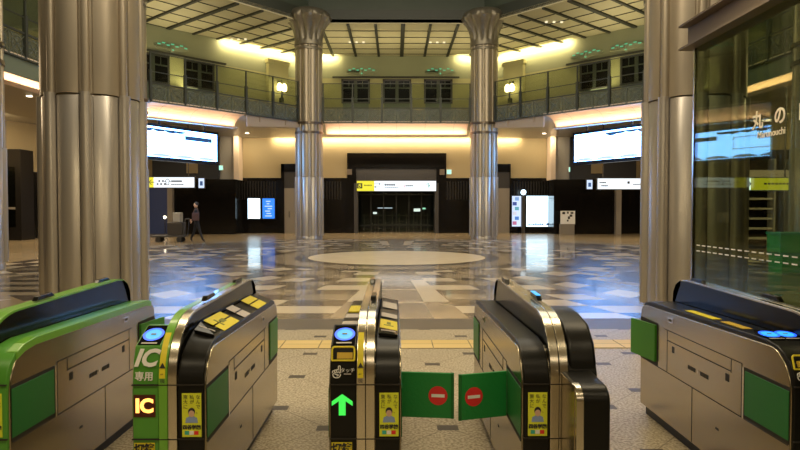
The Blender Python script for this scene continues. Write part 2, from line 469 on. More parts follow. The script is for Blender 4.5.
# ------------------------------------------------------------------ cove, fascia and railing on every ring side
COVE = [(0, 5.42), (.25, 5.41), (.5, 5.37), (.7, 5.28), (.85, 5.14), (.93, 5.0), (.93, 4.94), (.70, 4.94), (.70, 4.90), (1.0, 4.90), (1.0, 5.5), (0, 5.5)]
area_jobs = []
def cove_run(i, t0, t1, nm):
    a, b = Vector(ring_in[i]), Vector(ring_in[i+1])
    d = (b-a).normalized(); n = Vector((-d.y, d.x))
    if (Vector((0, CY))-a).dot(n) > 0: n = -n
    p, q = a.lerp(b, t0), a.lerp(b, t1)
    S(MB().sweep(COVE, [((p.x, p.y), n), ((q.x, q.y), n)]), 'trim_cove_'+nm, 'cove')
    for s in range(3):
        pass
    m = (p+q)/2
    area_jobs.append((m+n*.81, 4.965, (q-p).length, d, n))
    return a, b, d, n
def rail(i, nm, label, seams):
    a, b = Vector(ring_in[i]), Vector(ring_in[i+1]); d = (b-a).normalized(); L = (b-a).length
    n = Vector((-d.y, d.x))
    t = thing('balcony_railing', label, 'railing', (a.x, a.y, 5.4), math.atan2(d.y, d.x), 'gallery railings between the columns')
    s, e = .66, L-.66
    bx('bottom_rail', 'iron', t, s, e, -.04, .04, .0, .05)
    bx('middle_rail', 'iron', t, s, e, -.025, .025, .68, .73)
    bx('upper_rail', 'iron', t, s, e, -.015, .015, 1.12, 1.15)
    bx('top_rail', 'iron', t, s, e, -.015, .015, 1.82, 1.85)
    np_ = max(3, round((e-s)/1.32))
    for k in range(np_+1):
        x = s+(e-s)*k/np_
        MB().box(x-.025, x+.025, -.03, .03, .05, 1.85).box(x-.05, x+.05, -.05, .05, .1, 1.2).build('post', 'iron', t)
    lat = MB(); w = (e-s)/np_
    for k in range(np_):
        x0 = s+w*k; r = .013
        for (xa, za, xb, zb) in ((0,.05,.5,.68),(1,.05,.5,.68),(0,.68,.5,.05),(1,.68,.5,.05)):
            lat.tube((x0+w*xa, 0, za), (x0+w*xb, 0, zb), r, 4)
        for cx_ in (.25, .75):
            pts = [(x0+w*cx_+.22*math.cos(2*PI*j/12), 0, .365+.22*math.sin(2*PI*j/12)) for j in range(13)]
            lat.path(pts, r, 4)
        for j in range(1, 8): lat.tube((x0+w*j/8, 0, .05), (x0+w*j/8, 0, .2+.12*(j % 2)), .01, 4)
        lat.tube((x0+w/2, 0, .05), (x0+w/2, 0, .68), .016, 4)
        lat.tube((x0, 0, .365), (x0+w, 0, .365), .008, 4)
    lat.build('lattice', 'lattice', t)
    bx('frosted_pane', 'frost', t, s, e, .04, .05, .05, .66); bx('glass_pane', 'glass_rail', t, s, e, -.005, .0, .74, 1.82)
    return t
names = ['far_left', 'left', 'left_diagonal', 'back', 'right_diagonal', 'right', 'far_right']
for i in (1, 2, 3, 4, 5):
    t0, t1 = (.085, .915)
    if i == 2: t0, t1 = .09, .59
    if i == 4: t0, t1 = .39, .91
    a, b, d, n = cove_run(i, t0, t1, names[i])
    fasc = MB()
    def vert(ta, tb, z0a, z0b, off=0.02):
        p, q = a.lerp(b, ta)+n*off, a.lerp(b, tb)+n*off
        pr = [(0, z0a), (1, z0b), (1, 5.42), (0, 5.42)]
        fasc.prism(pr, lambda v, t: tuple((p.lerp(q, v[0])+n*t)) + (v[1],), 0, .06)
    if i == 2: vert(.59, .985, 4.92, 5.18)
    elif i == 4: vert(.015, .39, 5.18, 4.92)
    if i in (2, 4): S(fasc, 'trim_fascia_'+names[i], 'fasc')
    elif i in (1, 5):
        vert(.0, 1., 4.95, 4.95); S(fasc, 'trim_fascia_'+names[i], 'slab')
LB = {1: 'dark iron gallery railing high beside the far left picture edge', 2: 'ornate gallery railing running above the large left screen',
      3: 'straight gallery railing above the central doorway', 4: 'ornate gallery railing running above the large right screen', 5: 'gallery railing seen above the dark glass screen'}
for i in (1, 2, 3, 4, 5): rail(i, names[i], LB[i], 0)
# cove seams
sm = MB()
for i in (2, 3, 4):
    a, b = Vector(ring_in[i]), Vector(ring_in[i+1]); d = (b-a).normalized(); n = Vector((-d.y, d.x))
    if (Vector((0, CY))-a).dot(n) > 0: n = -n
    for k in range(1, 6):
        t = k/6
        p = a.lerp(b, t)
        pr = [(c[0], c[1]-.004) for c in COVE[:6]] + [(c[0], c[1]+.002) for c in COVE[5::-1]]
        if (i == 2 and t > .58) or (i == 4 and t < .40): pr = [(-.045, 5.40), (-.045, 5.17), (.03, 5.17), (.03, 5.40)]
        sm.sweep(pr, [((p.x-d.x*.008, p.y-d.y*.008), n), ((p.x+d.x*.008, p.y+d.y*.008), n)])
S(sm, 'trim_cove_seams', 'fasc')

# ------------------------------------------------------------------ upper wall: tall windows, lintel, reliefs, corner lamps
def upper_window(pos, yaw, where):
    t = thing('gallery_window', 'dark paned gallery window '+where, 'window', pos, yaw, 'dark windows along the upper gallery')
    MB().box(-.80, -.70, -.06, 0, 1.62, 2.98).box(.70, .80, -.06, 0, 1.62, 2.98).box(-.80, .80, -.06, 0, 2.88, 2.98).box(-.8, .8, -.08, 0, 1.62, 1.70).build('frame', 'darkgrey', t)
    bx('glass_pane', 'stone', t, -.7, .7, -.02, 0, 1.70, 2.9)
    bx('lower_panel', 'slab', t, -.72, .72, -.04, 0, 0, 1.62)
    m = MB().box(-.09, .09, -.05, -.02, 1.70, 2.9)
    for z in (2.45,): m.box(-.7, .7, -.045, -.02, z, z+.07)
    for x in (-.38, .38): m.box(x-.02, x+.02, -.04, -.02, 2.45, 2.9)
    m.build('glazing_bars', 'iron', t)
def relief(pos, yaw, where, glow=True):
    t = thing('wall_relief', 'winged plaster relief with painted green glints '+where, 'relief', pos, yaw, 'winged reliefs above the gallery windows')
    m = MB()
    for sgn in (-1, 1):
        for k in range(7):
            x = sgn*(.12+k*.11); h = .26-.02*k
            m.prism([(x-.06, .02*k), (x+.06, .02*k+.02), (x+sgn*.10, h+.10), (x-sgn*.02, h+.06)], lambda p, q: (p[0], q, p[1]), -.09, -.001)
    m.lathe([(.08, -.05), (.13, .1), (.10, .28), (.03, .36)], 12).build('wings', 'frieze', t)
    for k in range(7):  # emissive marks stand for green reflections on the relief, not lamps
        x = -.66+k*.22; MB().box(x-.07, x+.07, -.13, -.09, .22+.08*(k % 2), .27+.08*(k % 2)).build('glint_mark', 'greenglint', t)
    MB().lathe([(.02, .02), (.06, .05), (.02, .09)], 8, o=(0, -.15)).build('glint_mark', 'greenglint', t)
dl = (Vector(up_out[3])-Vector(up_out[2])); dr = (Vector(up_out[5])-Vector(up_out[4]))
yl, yr = math.atan2(dl.y, dl.x), math.atan2(dr.y, dr.x)
for px, w in ((356, 'left of three above the central doorway'), (397, 'in the middle above the central doorway'), (438, 'right of three above the central doorway')):
    upper_window((PX(px, 35), 35, 5.7), 0, w)
def on_line(i, px):
    a, b = Vector(up_out[i]), Vector(up_out[i+1]); k = (px-395)/F
    d = b-a; t = (k*a.y-a.x)/(d.x-k*d.y); return a+d*t
for px, w in ((201, 'above the large left screen'), (155, 'just right of the near left column')):
    p = on_line(2, px); upper_window((p.x, p.y, 5.7), yl, w)
for px, w in ((594, 'above the large right screen'), (636, 'just left of the near right column')):
    p = on_line(4, px); upper_window((p.x, p.y, 5.7), yr, w)
for px, w in ((362, 'above the left window of the central three'), (440, 'above the right window of the central three')):
    relief((PX(px, 35), 35, 8.92), 0, w)
for px, i, w in ((174, 2, 'beside the near left column'), (586, 4, 'over the window above the right screen'), (626, 4, 'beside the near right column')):
    p = on_line(i, px); relief((p.x, p.y, 8.92), yl if i == 2 else yr, w)
S(MB().box(PX(333, 35), PX(459, 35), 34.9, 35, 8.74, 8.82), 'trim_2', 'grid')
for i, (pa, pb) in ((2, (140, 227)), (4, (566, 652))):
    a, b = on_line(i, pa), on_line(i, pb); d = (b-a).normalized(); n = Vector((d.y, -d.x))*.1
    S(MB().prism([a, b, b+n, a+n], lambda p, t: (p.x, p.y, t), 8.74, 8.82), 'trim_3' if i == 2 else 'trim_4', 'grid')
for px, i, yaw, w in ((277, 2, yl, 'left'), (515, 4, yr, 'right')):
    p = on_line(i, px)
    S(MB().box(-.62, .62, -.25, 0, 0, 3.55).box(-.70, .70, -.3, 0, 3.55, 3.75).box(-.66, .66, -.28, 0, 0, .3), 'trim_pilaster_'+w, 'wallu', loc=(p.x, p.y, 5.7))
    bpy.data.objects['trim_pilaster_'+w].rotation_euler.z = yaw
    t = thing('wall_lantern', 'glowing wall lantern on the pale pilaster beside the %s-hand far column' % w, 'lamp', (p.x, p.y, 7.9), yaw, 'glowing lanterns on the gallery pilasters')
    MB().tube((0, -.27, .3), (0, -.55, .42), .025).tube((0, -.55, .42), (0, -.55, .28), .02).box(-.08, .08, -.28, -.25, .15, .45).build('bracket', 'iron', t)
    for dx in (-.15, .15):
        MB().lathe([(.04, -.16), (.13, -.10), (.15, .08), (.10, .22), (.03, .28)], 16, o=(dx, -.55)).build('lamp_shade', 'lamp', t, smooth=True)
    MB().tube((0, -.55, -.5), (0, -.55, -.2), .05).box(-.3, .3, -.57, -.53, -.2, -.16).box(-.09, .09, -.6, -.42, -.75, -.5).build('pendant', 'iron', t)

# ------------------------------------------------------------------ lower back wall
Yb = 36
# portal
dr_ = thing('entrance_portal', 'black stone portal around the dark central doorway', 'doorway', (0, 36, 0))
MB().box(PX(347.5, Yb), PX(446, Yb), -.14, 0, PZ(168, Yb), PZ(153.5, Yb)).build('lintel', 'stone', dr_)
bx('jamb', 'stone', dr_, PX(347.5, Yb), DX0, -.12, 0, 0, PZ(168, Yb)); bx('jamb', 'stone', dr_, DX1, PX(446, Yb), -.12, 0, 0, PZ(168, Yb))
bx('shutter_housing', 'darkgrey', dr_, DX0, DX1, .1, .5, PZ(181, Yb), PZ(168, Yb))
bx('post', 'darkgrey', dr_, DX0-.12, DX0+.1, -.16, .3, 0, 2.9); bx('post', 'darkgrey', dr_, DX1-.1, DX1+.12, -.16, .3, 0, 2.9)
for x in (-2.62, 2.72): bx('wall_light', 'hibeam', dr_, x-.14, x+.14, -.2, -.14, PZ(175, Yb), PZ(172, Yb)+.15)
S(MB().box(DX0-.3, DX0, 36.3, 38.2, 0, 4.6).box(DX1, DX1+.3, 36.3, 38.2, 0, 4.6).box(DX0, DX1, 36.3, 38.2, 3.2, 4.6), 'wall_vestibule', 'stone2')
m = MB()
for k in range(7): x = DX0+(DX1-DX0)*k/6; m.box(x-.03, x+.03, 1.97, 2.03, 0, 3.1)
gd = m.box(DX0, DX1, 1.97, 2.03, 2.25, 2.32).box(DX0, DX1, 1.97, 2.03, .35, .42).build('door', 'grid', dr_)
bx('glass_pane', 'glass_rail', gd, DX0, DX1, 1.995, 2.005, .05, 3.1)
S(MB().box(-8, 8, 43.5, 43.7, 0, 6).box(-8.1, -8, 38.5, 43.5, 0, 6).box(8, 8.1, 38.5, 43.5, 0, 6), 'wall_street_beyond', 'void')
# barrier and night lights outside
t = thing('street_barrier', 'low dark barrier rail outside the central doorway', 'barrier', (0, 39.5, 0))
MB().box(-2.1, 2.2, -.03, .03, .95, 1.02).box(-2.1, 2.2, -.03, .03, .35, .42).build('rail', 'darkgrey', t)
for k in range(10): bx('post', 'darkgrey', t, -2.0+k*.45, -1.93+k*.45, -.04, .04, 0, 1.1)
for px, py, w, h, mt, lab in ((385, 208, .5, .05, 'ad_mix', 'thin pale violet street light beyond the doors'), (375, 213, .13, .13, 'sign_w', 'small white street light left beyond the doors'),
                           (417, 210, .22, .2, 'sign_w', 'bright white street light right beyond the doors'), (424, 208.5, .10, .10, 'exitg', 'small greenish street light beyond the doors')):
    t = thing('street_light', lab, 'light', (PX(px, 42), 42, 0))
    bx('post', 'darkgrey', t, -.03, .03, 0, .05, 0, PZ(py, 42)); bx('lamp', mt, t, -w, w, -.05, 0, PZ(py, 42)-h/2, PZ(py, 42)+h/2)
# illuminated signs: (x0,x1,ztop,zbot, Y)
def hang_sign(label, x0, x1, z0, z1, Y, yel, marks, nm='direction_sign', dk='ink', ztop=None, fc='sign_w', icons=()):
    t = thing(nm, label, 'sign', ((x0+x1)/2, Y, z0))
    w = (x1-x0)/2; h = z1-z0
    bx('casing', 'darkgrey', t, -w-.03, w+.03, .02, .16, -.03, h+.03)
    bx('white_face', fc, t, -w, w, 0, .02, 0, h)
    if yel: bx('yellow_face', 'sign_y', t, x0+yel[0]*2*w-(x0+x1)/2, x0+yel[1]*2*w-(x0+x1)/2, -.01, 0, 0, h)
    m = MB(); n = 0
    for (f, fz, lw, lh) in marks:
        m.box(-w+f*2*w, -w+f*2*w+lw, -.016, -.01, h*fz, h*fz+lh)
    m.build('lettering', dk, t)
    for (ch, f, sz, mt) in icons:
        text('pictogram', ch, sz, mt, facing(-w+f*2*w, -.014, h*.5), t)
    if ztop:
        for sx in (-.8, .8): bx('hanger', 'darkgrey', t, sx*w-.02, sx*w+.02, .05, .09, h+.03, ztop-z0)
    return t
x0, x1 = PX(357, 35.6), PX(436, 35.6)
random.seed(3)
mk = [(.09+.017*k, .5, .05, .07) for k in range(6)] + [(.35+.028*k, .52, .09, .12) for k in range(5)] + [(.35+.026*k, .3, .08, .05) for k in range(7)] + [(.62+.024*k, .45, .07, .10) for k in range(4)]
hang_sign('long white and yellow lit sign over the central doorway', x0, x1, PZ(191, 35.6), PZ(181, 35.6), 35.6, (0, .22), mk, icons=(('♿', .035, .3, 'ink'), ('i', .60, .4, 'red'), ('⇄', .26, .4, 'ink'), ('↑', .9, .4, 'teal')), ztop=3.7)
x0, x1 = PX(135, 30), PX(195, 30)
mk = [(.38+.03*k, .25+.3*(k % 2), .09, .08) for k in range(5)] + [(.62+.03*k, .55, .09, .07) for k in range(6)] + [(.62+.03*k, .25, .07, .05) for k in range(7)]
hang_sign('white lit direction sign with yellow end under the left screen', x0, x1, PZ(187.5, 30), PZ(177.5, 30), 30, (.12, .33), mk, ztop=5.5, icons=(('←', .30, .4, 'ink'), ('⇧', .56, .4, 'ink')))
x0, x1 = PX(598, 30), PX(655, 30)
mk = [(.03+.03*k, .55, .07, .06) for k in range(4)] + [(.06+.03*k, .25, .07, .06) for k in range(4)] + [(.52+.02*k, .5, .06, .12) for k in range(2)] + [(.62+.03*k, .4, .07, .05) for k in range(5)]
hang_sign('white lit direction sign under the right screen', x0, x1, PZ(189, 30), PZ(178.5, 30), 30, None, mk, ztop=5.5)
x0, x1 = PX(703, 20), PX(797, 20)
mk = [(.03+.022*k, .35, .05, .05) for k in range(7)] + [(.22, .25, .10, .2), (.40, .5, .12, .1), (.36, .3, .2, .05)] + [(.66+.04*k, .45, .09, .06) for k in range(8)]
sg = hang_sign('white and yellow hanging sign with arrows, seen through the dark glass', x0, x1, PZ(190, 20), PZ(178, 20), 20, (.52, 1), mk, ztop=5.5, icons=(('↑', .28, .42, 'ink'), ('→', .475, .42, 'ink')), fc=emat('sign_white_bright', (.72, .84, 1.0), 4.2))

# big led screens
def screen(sgn, label):
    p = Vector((sgn*8.0+(.0 if sgn < 0 else .1), 28.0)); q = Vector((sgn*11.0+(.0 if sgn < 0 else .1), 22.8))
    d = (q-p).normalized(); L = (q-p).length
    if sgn < 0: org, dd = q, -d
    else: org, dd = p, d
    t = thing('display_screen', label, 'screen', (org.x, org.y, 3.54), math.atan2(dd.y, dd.x), 'large led screens under the gallery')
    bx('casing', 'black2', t, -.12, L+.12, .02, .3, -.14, 1.32)
    bx('screen', 'scr_w', t, 0, L, 0, .02, 0, 1.2)
    near = (0, 1) if sgn < 0 else (1, 0)
    def X(f): return L*(1-f) if sgn < 0 else L*f      # f measured from the doorway end
    m = MB(); m.box(min(X(.05), X(.30)), max(X(.05), X(.30)), -.006, 0, .80, .98) if sgn < 0 else None
    for f in (.35, .42, .52, .62, .72, .80, .88):
        c = X(f); h = .10+.08*random.random()
        m.prism([(c+.34*math.cos(a)*1.0, 1.13+h*math.sin(a)*.9) for a in [PI+PI*j/8 for j in range(9)]], lambda p, t_: (p[0], t_, p[1]), -.006, 0)
    m.build('blue_picture', 'scr_blue', t)
    m = MB()
    x0, x1 = sorted((X(.42), X(.95)))
    for a in ((x0, x1, .84, .87), (x0, x1, .36, .39), (x0, x0+.03, .36, .87), (x1-.03, x1, .36, .87)): m.box(a[0], a[1], -.008, -.002, a[2], a[3])
    for f in (.1, .3, .5, .7, .9):
        c = X(f); m.prism([(c+.55*math.cos(a), .02+.12*math.sin(a)) for a in [PI*j/8 for j in range(9)]], lambda p, t_: (p[0], t_, p[1]), -.006, 0)
    m.build('pale_picture', 'scr_pale', t)
    for k in (.1, .5, .9): bx('hanger', 'darkgrey', t, L*k-.04, L*k+.04, .12, .2, 1.3, 1.96)
    return t
screen(-1, 'large white blue lit screen hanging beside the near left column')
screen(1, 'large white blue lit screen hanging beside the near right column')

# side bays: black boxes under the screens, grey piers, alcoves
def bay(sgn):
    w = 'left' if sgn < 0 else 'right'
    f = lambda px: PX(395+sgn*(395-px), 34.5)
    def mbx(m, a, b, *r):
        x0, x1 = sorted((f(a), f(b))); return m.box(x0, x1, *r)
    m = mbx(MB(), 172, 236, 34.5, 35.95, 0, 3.05)
    S(m, 'wall_bay_'+w, 'stone')
    S(mbx(MB(), 150, 217, 35.0, 35.9, 3.05, 5.45), 'wall_bay_top_'+w, 'void')
    S(mbx(MB(), 217, 232, 35.2, 35.9, 3.05, 5.5), 'wall_pier_'+w, 'wallw')
    S(mbx(MB(), 232, 237, 35.0, 35.95, 3.05, 5.5), 'trim_pier_'+w, 'cove')
    S(mbx(MB(), 185, 196, 34.9, 35.0, PZ(173, 34.5), PZ(162, 34.5)), 'trim_lit_niche_'+w, 'wallt')
    S(mbx(MB(), 170, 175, 34.2, 34.5, 0, 3.05), 'trim_post_'+w, 'door')
    S(mbx(MB(), 120, 170, 35.2, 35.9, 0, 3.05), 'wall_shopfront_'+w, 'shop' if sgn < 0 else 'stone')
    # side door between bay and column
    px0, px1 = (281, 297) if sgn < 0 else (281-4, 297+0)
    g = lambda px: PX(395+sgn*(395-px)+1, 36)
    x0, x1 = sorted((g(281), g(300)))
    t = thing('side_door', ('grey side door in a black frame beside the blue lit panels' if sgn < 0 else 'grey side door in a black frame beside the lit timetable panels'), 'door', ((x0+x1)/2, 35.9, 0))
    ww = (x1-x0)/2
    MB().box(-ww, -ww+.18, -.12, .1, 0, 4.0).box(ww-.05, ww, -.12, .1, 0, 4.0).box(-ww, ww, -.12, .1, 3.55, 4.0).build('frame', 'stone', t)
    bx('transom_glass', 'darkgrey', t, -ww+.18, ww-.05, -.04, .1, 2.6, 3.55)
    bx('door', 'door', t, -ww+.18, ww-.05, -.06, .1, 0, 2.6)
    bx('handle', 'edge', t, -.1, -.06, -.11, -.06, .9, 1.3)
bay(-1); bay(1)
# exit signs
for px, py, Y, lab in ((221.5, 168, 35.1, 'small green lit exit sign on the grey pier at left'), (449, 172, 35.95, 'small green lit exit sign right of the central portal'), (571, 169.5, 35.1, 'small green lit exit sign on the grey pier at right')):
    t = thing('exit_sign', lab, 'sign', (PX(px, Y), Y, PZ(py, Y)), 0, 'small exit signs')
    bx('casing', 'white', t, -.14, .14, -.02, .05, -.14, .14); bx('lit_face', 'exitg', t, -.12, .12, -.03, -.02, -.12, .12)
# wall ads
def panel(label, pxa, pxb, pya, pyb, mt, Y=35.9, nm='wall_mounted_panel', cat='panel', frame='black2', fr=.06):
    x0, x1, z0, z1 = PX(pxa, Y), PX(pxb, Y), PZ(pyb, Y), PZ(pya, Y)
    t = thing(nm, label, cat, ((x0+x1)/2, Y, z0)); w = (x1-x0)/2; h = z1-z0
    bx('casing', frame, t, -w-fr, w+fr, -.05, .10, -fr, h+fr)
    bx('lit_face', mt, t, -w, w, -.07, -.05, 0, h)
    return t, w, h
panel('blank white lit panel on the black wall left of the far left column', 248.5, 260.5, 198.5, 218.5, 'ad_white')
t, w, h = panel('bright blue lit panel with white lettering on the black wall', 263, 275, 198.5, 218.5, 'ad_blue')
m = MB()
for k, (a, b) in enumerate(((-.2, .2), (-.12, .15), (-.2, .1), (-.05, .2), (-.22, .22), (-.1, .05), (-.15, .12))): m.box(a, b, -.078, -.07, .12+k*.14, .18+k*.14)
m.build('lettering', 'scr_pale', t)
t, w, h = panel('narrow colourful lit advertising panel beside the round lamp post', 512, 521, 196, 226.5, 'ad_mix')
cs = [emat('ad_p%d' % i, c, .8) for i, c in enumerate(((.7, .2, .35), (.1, .3, .8), (.9, .9, 1), (.15, .5, .6), (.05, .1, .4), (.3, .5, .9)))]
for k in range(6): bx('picture_tile', cs[k], t, -w+.03+(k % 2)*w*.5, -w+.03+(k % 2)*w*.5+w*.9, -.078, -.07, .1+k*.28, .1+k*.28+.2)
t, w, h = panel('broad white lit map panel right of the round lamp post', 526.5, 548, 196, 226.5, 'ad_white')
m = MB()
for k in range(9): m.box(-w+.1+k*.13, -w+.2+k*.13, -.078, -.07, .06, .12+.1*random.random())
m.box(-w+.08, w-.08, -.078, -.07, h-.14, h-.11).box(-w+.08, w-.2, -.078, -.07, h-.24, h-.22); m.build('map_print', 'scr_blue', t)
t = thing('post_lamp', 'white round lamp on a dark post between the lit panels', 'lamp', (PX(523.5, 35.4), 35.4, 0))  # ball lamp on its post, no clock
MB().box(-.09, .09, -.06, .06, 0, 2.2).build('post', 'darkgrey', t); MB().lathe([(.02, 2.2), (.12, 2.25), (.16, 2.36), (.12, 2.47), (.02, 2.52)], 16).build('lamp_globe', 'ad_white', t, smooth=True)
for (a, b, c, d, lab, mt) in ((199.5, 205, 178.5, 188, 'small blue lit sign at the end of the left direction sign', 'ad_mix'), (587, 592.5, 180, 189, 'small blue lit sign left of the right direction sign', 'ad_mix')):
    x0, x1, z0, z1 = PX(a, 34.3), PX(b, 34.3), PZ(d, 34.3), PZ(c, 34.3)
    t = thing('small_sign', lab, 'sign', ((x0+x1)/2, 34.3, z0)); w = (x1-x0)/2; h = z1-z0
    bx('casing', 'darkgrey', t, -w-.03, w+.03, 0, .2, -.03, h+.03); bx('lit_face', mt, t, -w, w, -.02, 0, 0, h)
    bx('print', 'scr_blue', t, -w*.5, w*.5, -.03, -.02, h*.25, h*.7)
t = thing('shop_lamp', 'small bright lamp in the dark shopfront behind the trolley', 'lamp', (PX(165.5, 34.9), 34.9, 0))
bx('post', 'darkgrey', t, -.02, .02, 0, .04, 0, .85); MB().lathe([(.02, .86), (.07, .9), (.08, .97), (.03, 1.02)], 12).build('lamp_shade', 'down', t, smooth=True)
# notice stand
x = PX(568, 34)
t = thing('notice_stand', 'pale notice board with black drawings on a grey stand', 'notice board', (x, 34, 0))
bx('stand', 'door', t, -.38, .38, 0, .3, 0, .58); bx('board', 'white', t, -.40, .40, -.04, 0, .58, 1.30)
m = MB()
for a in ((-.3, -.15, 1.12, 1.25), (-.05, .05, 1.15, 1.26), (.0, .12, .85, 1.0), (.1, .24, .98, 1.1), (-.05, .04, .72, .82), (.15, .3, 1.14, 1.24)): m.box(a[0], a[1], -.046, -.04, a[2], a[3])
m.build('drawing', 'ink', t)
# downlights
for px, py, Y in ((248, 144.5, 33.5), (544, 145.5, 33.5), (171, 167, 34), (33, 125, 22.5)):
    z = 5.5
    t = thing('downlight', {248: 'tiny round downlight in the soffit above the blue lit panels', 544: 'tiny round downlight in the soffit above the map panel', 171: 'tiny round downlight over the left direction sign', 33: 'round downlight left of the near left column'}[px], 'light', (PX(px, Y), Y, z))
    MB().lathe([(.13, -.02), (.13, 0)], 20).build('trim_ring', 'edge', t); MB().lathe([(.10, -.035), (.10, -.02)], 20).build('lens', 'down', t)
for px, Y, i in ((240, 31.5, 0), (357, 32, 1), (437, 32, 2), (553, 28.5, 3)):
    t = thing('ceiling_spotlight', ['small twin spotlights in the gallery ceiling over the left lantern', 'small twin spotlights in the gallery ceiling left of centre', 'small twin spotlights in the gallery ceiling right of centre', 'small twin spotlights in the gallery ceiling over the right railing'][i], 'light', (PX(px, Y), Y, 9.97))
    for dx in (-.35, 0, .35): MB().lathe([(.06, -.05), (.07, 0)], 12, o=(dx, 0)).build('lens', 'spot', t)

# ------------------------------------------------------------------ side sliver: dark kiosk, signs at far left and right
for sgn, w in ((-1, 'far left of the near left column'), (1, 'behind the dark glass screen')):
    Y = 28
    x = sgn*abs(PX(11, Y))
    t = thing('shop_kiosk', 'dark kiosk cabinet standing '+w, 'kiosk', (x, Y, 0))
    bx('body', 'stone2', t, -1.1, .55 if sgn < 0 else 1.2, 0, 1, 0, 4.1); bx('display_glass', 'glass_rail', t, -.9, .3, -.02, 0, .6, 3.3)
    bx('shelf', 'door', t, -.9, .3, -.06, -.02, 1.4, 1.5)
# shop racks seen through the glass at right
t = thing('goods_rack', 'rack of pale stacked goods seen through the dark glass', 'rack', (PX(765, 22), 22, 0))
bx('back', 'stone2', t, -.9, .9, .2, .3, 0, 3.2)
for k in range(6): bx('shelf', 'palegrey', t, -.85, .2, -.2, .2, .35+k*.35, .42+k*.35)
for x in (-.9, .25, .86): bx('post', 'wallw', t, x, x+.06, -.2, .2, 0, 3.2)
bx('header', 'palegrey', t, -.85, .85, -.22, -.2, 2.5, 2.8)
for px, py, lab in ((790, 233, 'upper'), (792, 258, 'lower')):
    Y = 14
    t = thing('green_crate', 'green goods crate seen through the dark glass, %s of two' % lab, 'crate', (PX(px, Y), Y, 0 if lab == 'lower' else .46))
    MB().box(-.32, .32, -.25, .25, 0, .42).build('crate', pmat('crate_green', (.02, .5, .16), .5), t)
    bx('rim', 'teal', t, -.34, .34, -.27, .27, .40, .45)
t.location.z = 0

# ------------------------------------------------------------------ glass screen with steel channel beam
GX = 2.42
t = thing('glass_screen', 'tall tinted glass screen with painted steel beam beside the right gate', 'glass screen', (GX, 0, 0))
bx('glass_pane', 'glass_dark', t, -.006, .006, .9, 5.0, .02, 2.75)
bx('end_strip', 'edge', t, -.012, .012, 5.0, 5.02, 0, 2.75)
m = MB(); m.box(-.10, .12, .8, 5.10, 2.93, 2.945).box(-.02, .0, .8, 5.10, 2.76, 2.93).box(-.10, .12, .8, 5.10, 2.745, 2.76)
m.build('steel_beam', 'hibeam', t)
m = MB()
for zz in (1.16, 1.115):
    for k in range(46): m.box(-.010, -.007, 4.93-k*.085, 4.93-k*.085-.05, zz, zz+.008)
m.build('safety_marks', 'white', t)
mg = M['lettering'] = pmat('glass_lettering', (.90, .82, .66), .6)
rz = -PI/2
for ch, y in (('丸', 4.12), ('の', 3.88), ('内', 3.64), ('北', 3.42)):
    text('lettering', ch, .125, mg, Matrix.Translation((-.010, y, PZ(119, 4.0))) @ Matrix.Rotation(-PI/2, 4, 'Z') @ Matrix.Rotation(PI/2, 4, 'X'), t, fat=.003)
text('lettering', 'Marunouchi', .062, mg, Matrix.Translation((-.010, 4.12, 1.94)) @ Matrix.Rotation(-PI/2, 4, 'Z') @ Matrix.Rotation(PI/2, 4, 'X'), t, align='LEFT', fat=.0008)
bx('floor_channel', 'darkgrey', t, -.03, .03, .9, 5.02, 0, .03)

# ------------------------------------------------------------------ ticket gates
def arc(cx, cz, r, a0, a1, n=8): return [(cx+r*math.cos(a0+(a1-a0)*k/n), cz+r*math.sin(a0+(a1-a0)*k/n)) for k in range(n+1)]
L_ = 1.70
def prof_side(drop=0.0):
    p = [(.012, .07), (.012, .62)]
    p += [(.012+.16*(1-math.cos(a)), .62+(.195-drop)*math.sin(a)) for a in [PI/2*k/8 for k in range(1, 9)]]
    p += [(1.60, .785-drop), (1.655, .77-drop), (1.685, .735-drop), (1.69, .68)] + [(1.69, .07)]
    return p
PT = [(0, .67), (.008, .72), (.03, .765), (.07, .80), (.13, .825), (.22, .838), (1.55, .815), (1.63, .80), (1.66, .77)]     # ticket side top line
PR = [(0, .67), (.012, .77), (.035, .838), (.172, .905), (.20, .905), (.225, .885), (.235, .86), (.40, .848), (1.55, .815), (1.63, .80), (1.66, .77)]  # reader side
def shell(top, ylo=.0):
    return top + [(1.66, .70), (.30, .70), (.22, .60), (.2, .07), (0, .07)]
FP = [(0-.008, .07), (-.008, .70)] + [(-.008+.30*(1-math.cos(a)), .70+.265*math.sin(a)) for a in [PI/2*k/12 for k in range(1, 13)]] + \
     [(1.38, .985), (1.47, .975), (1.53, .945), (1.565, .89), (1.575, .80)]
def YZ(x0): return lambda p, t: (t, p[0], p[1])
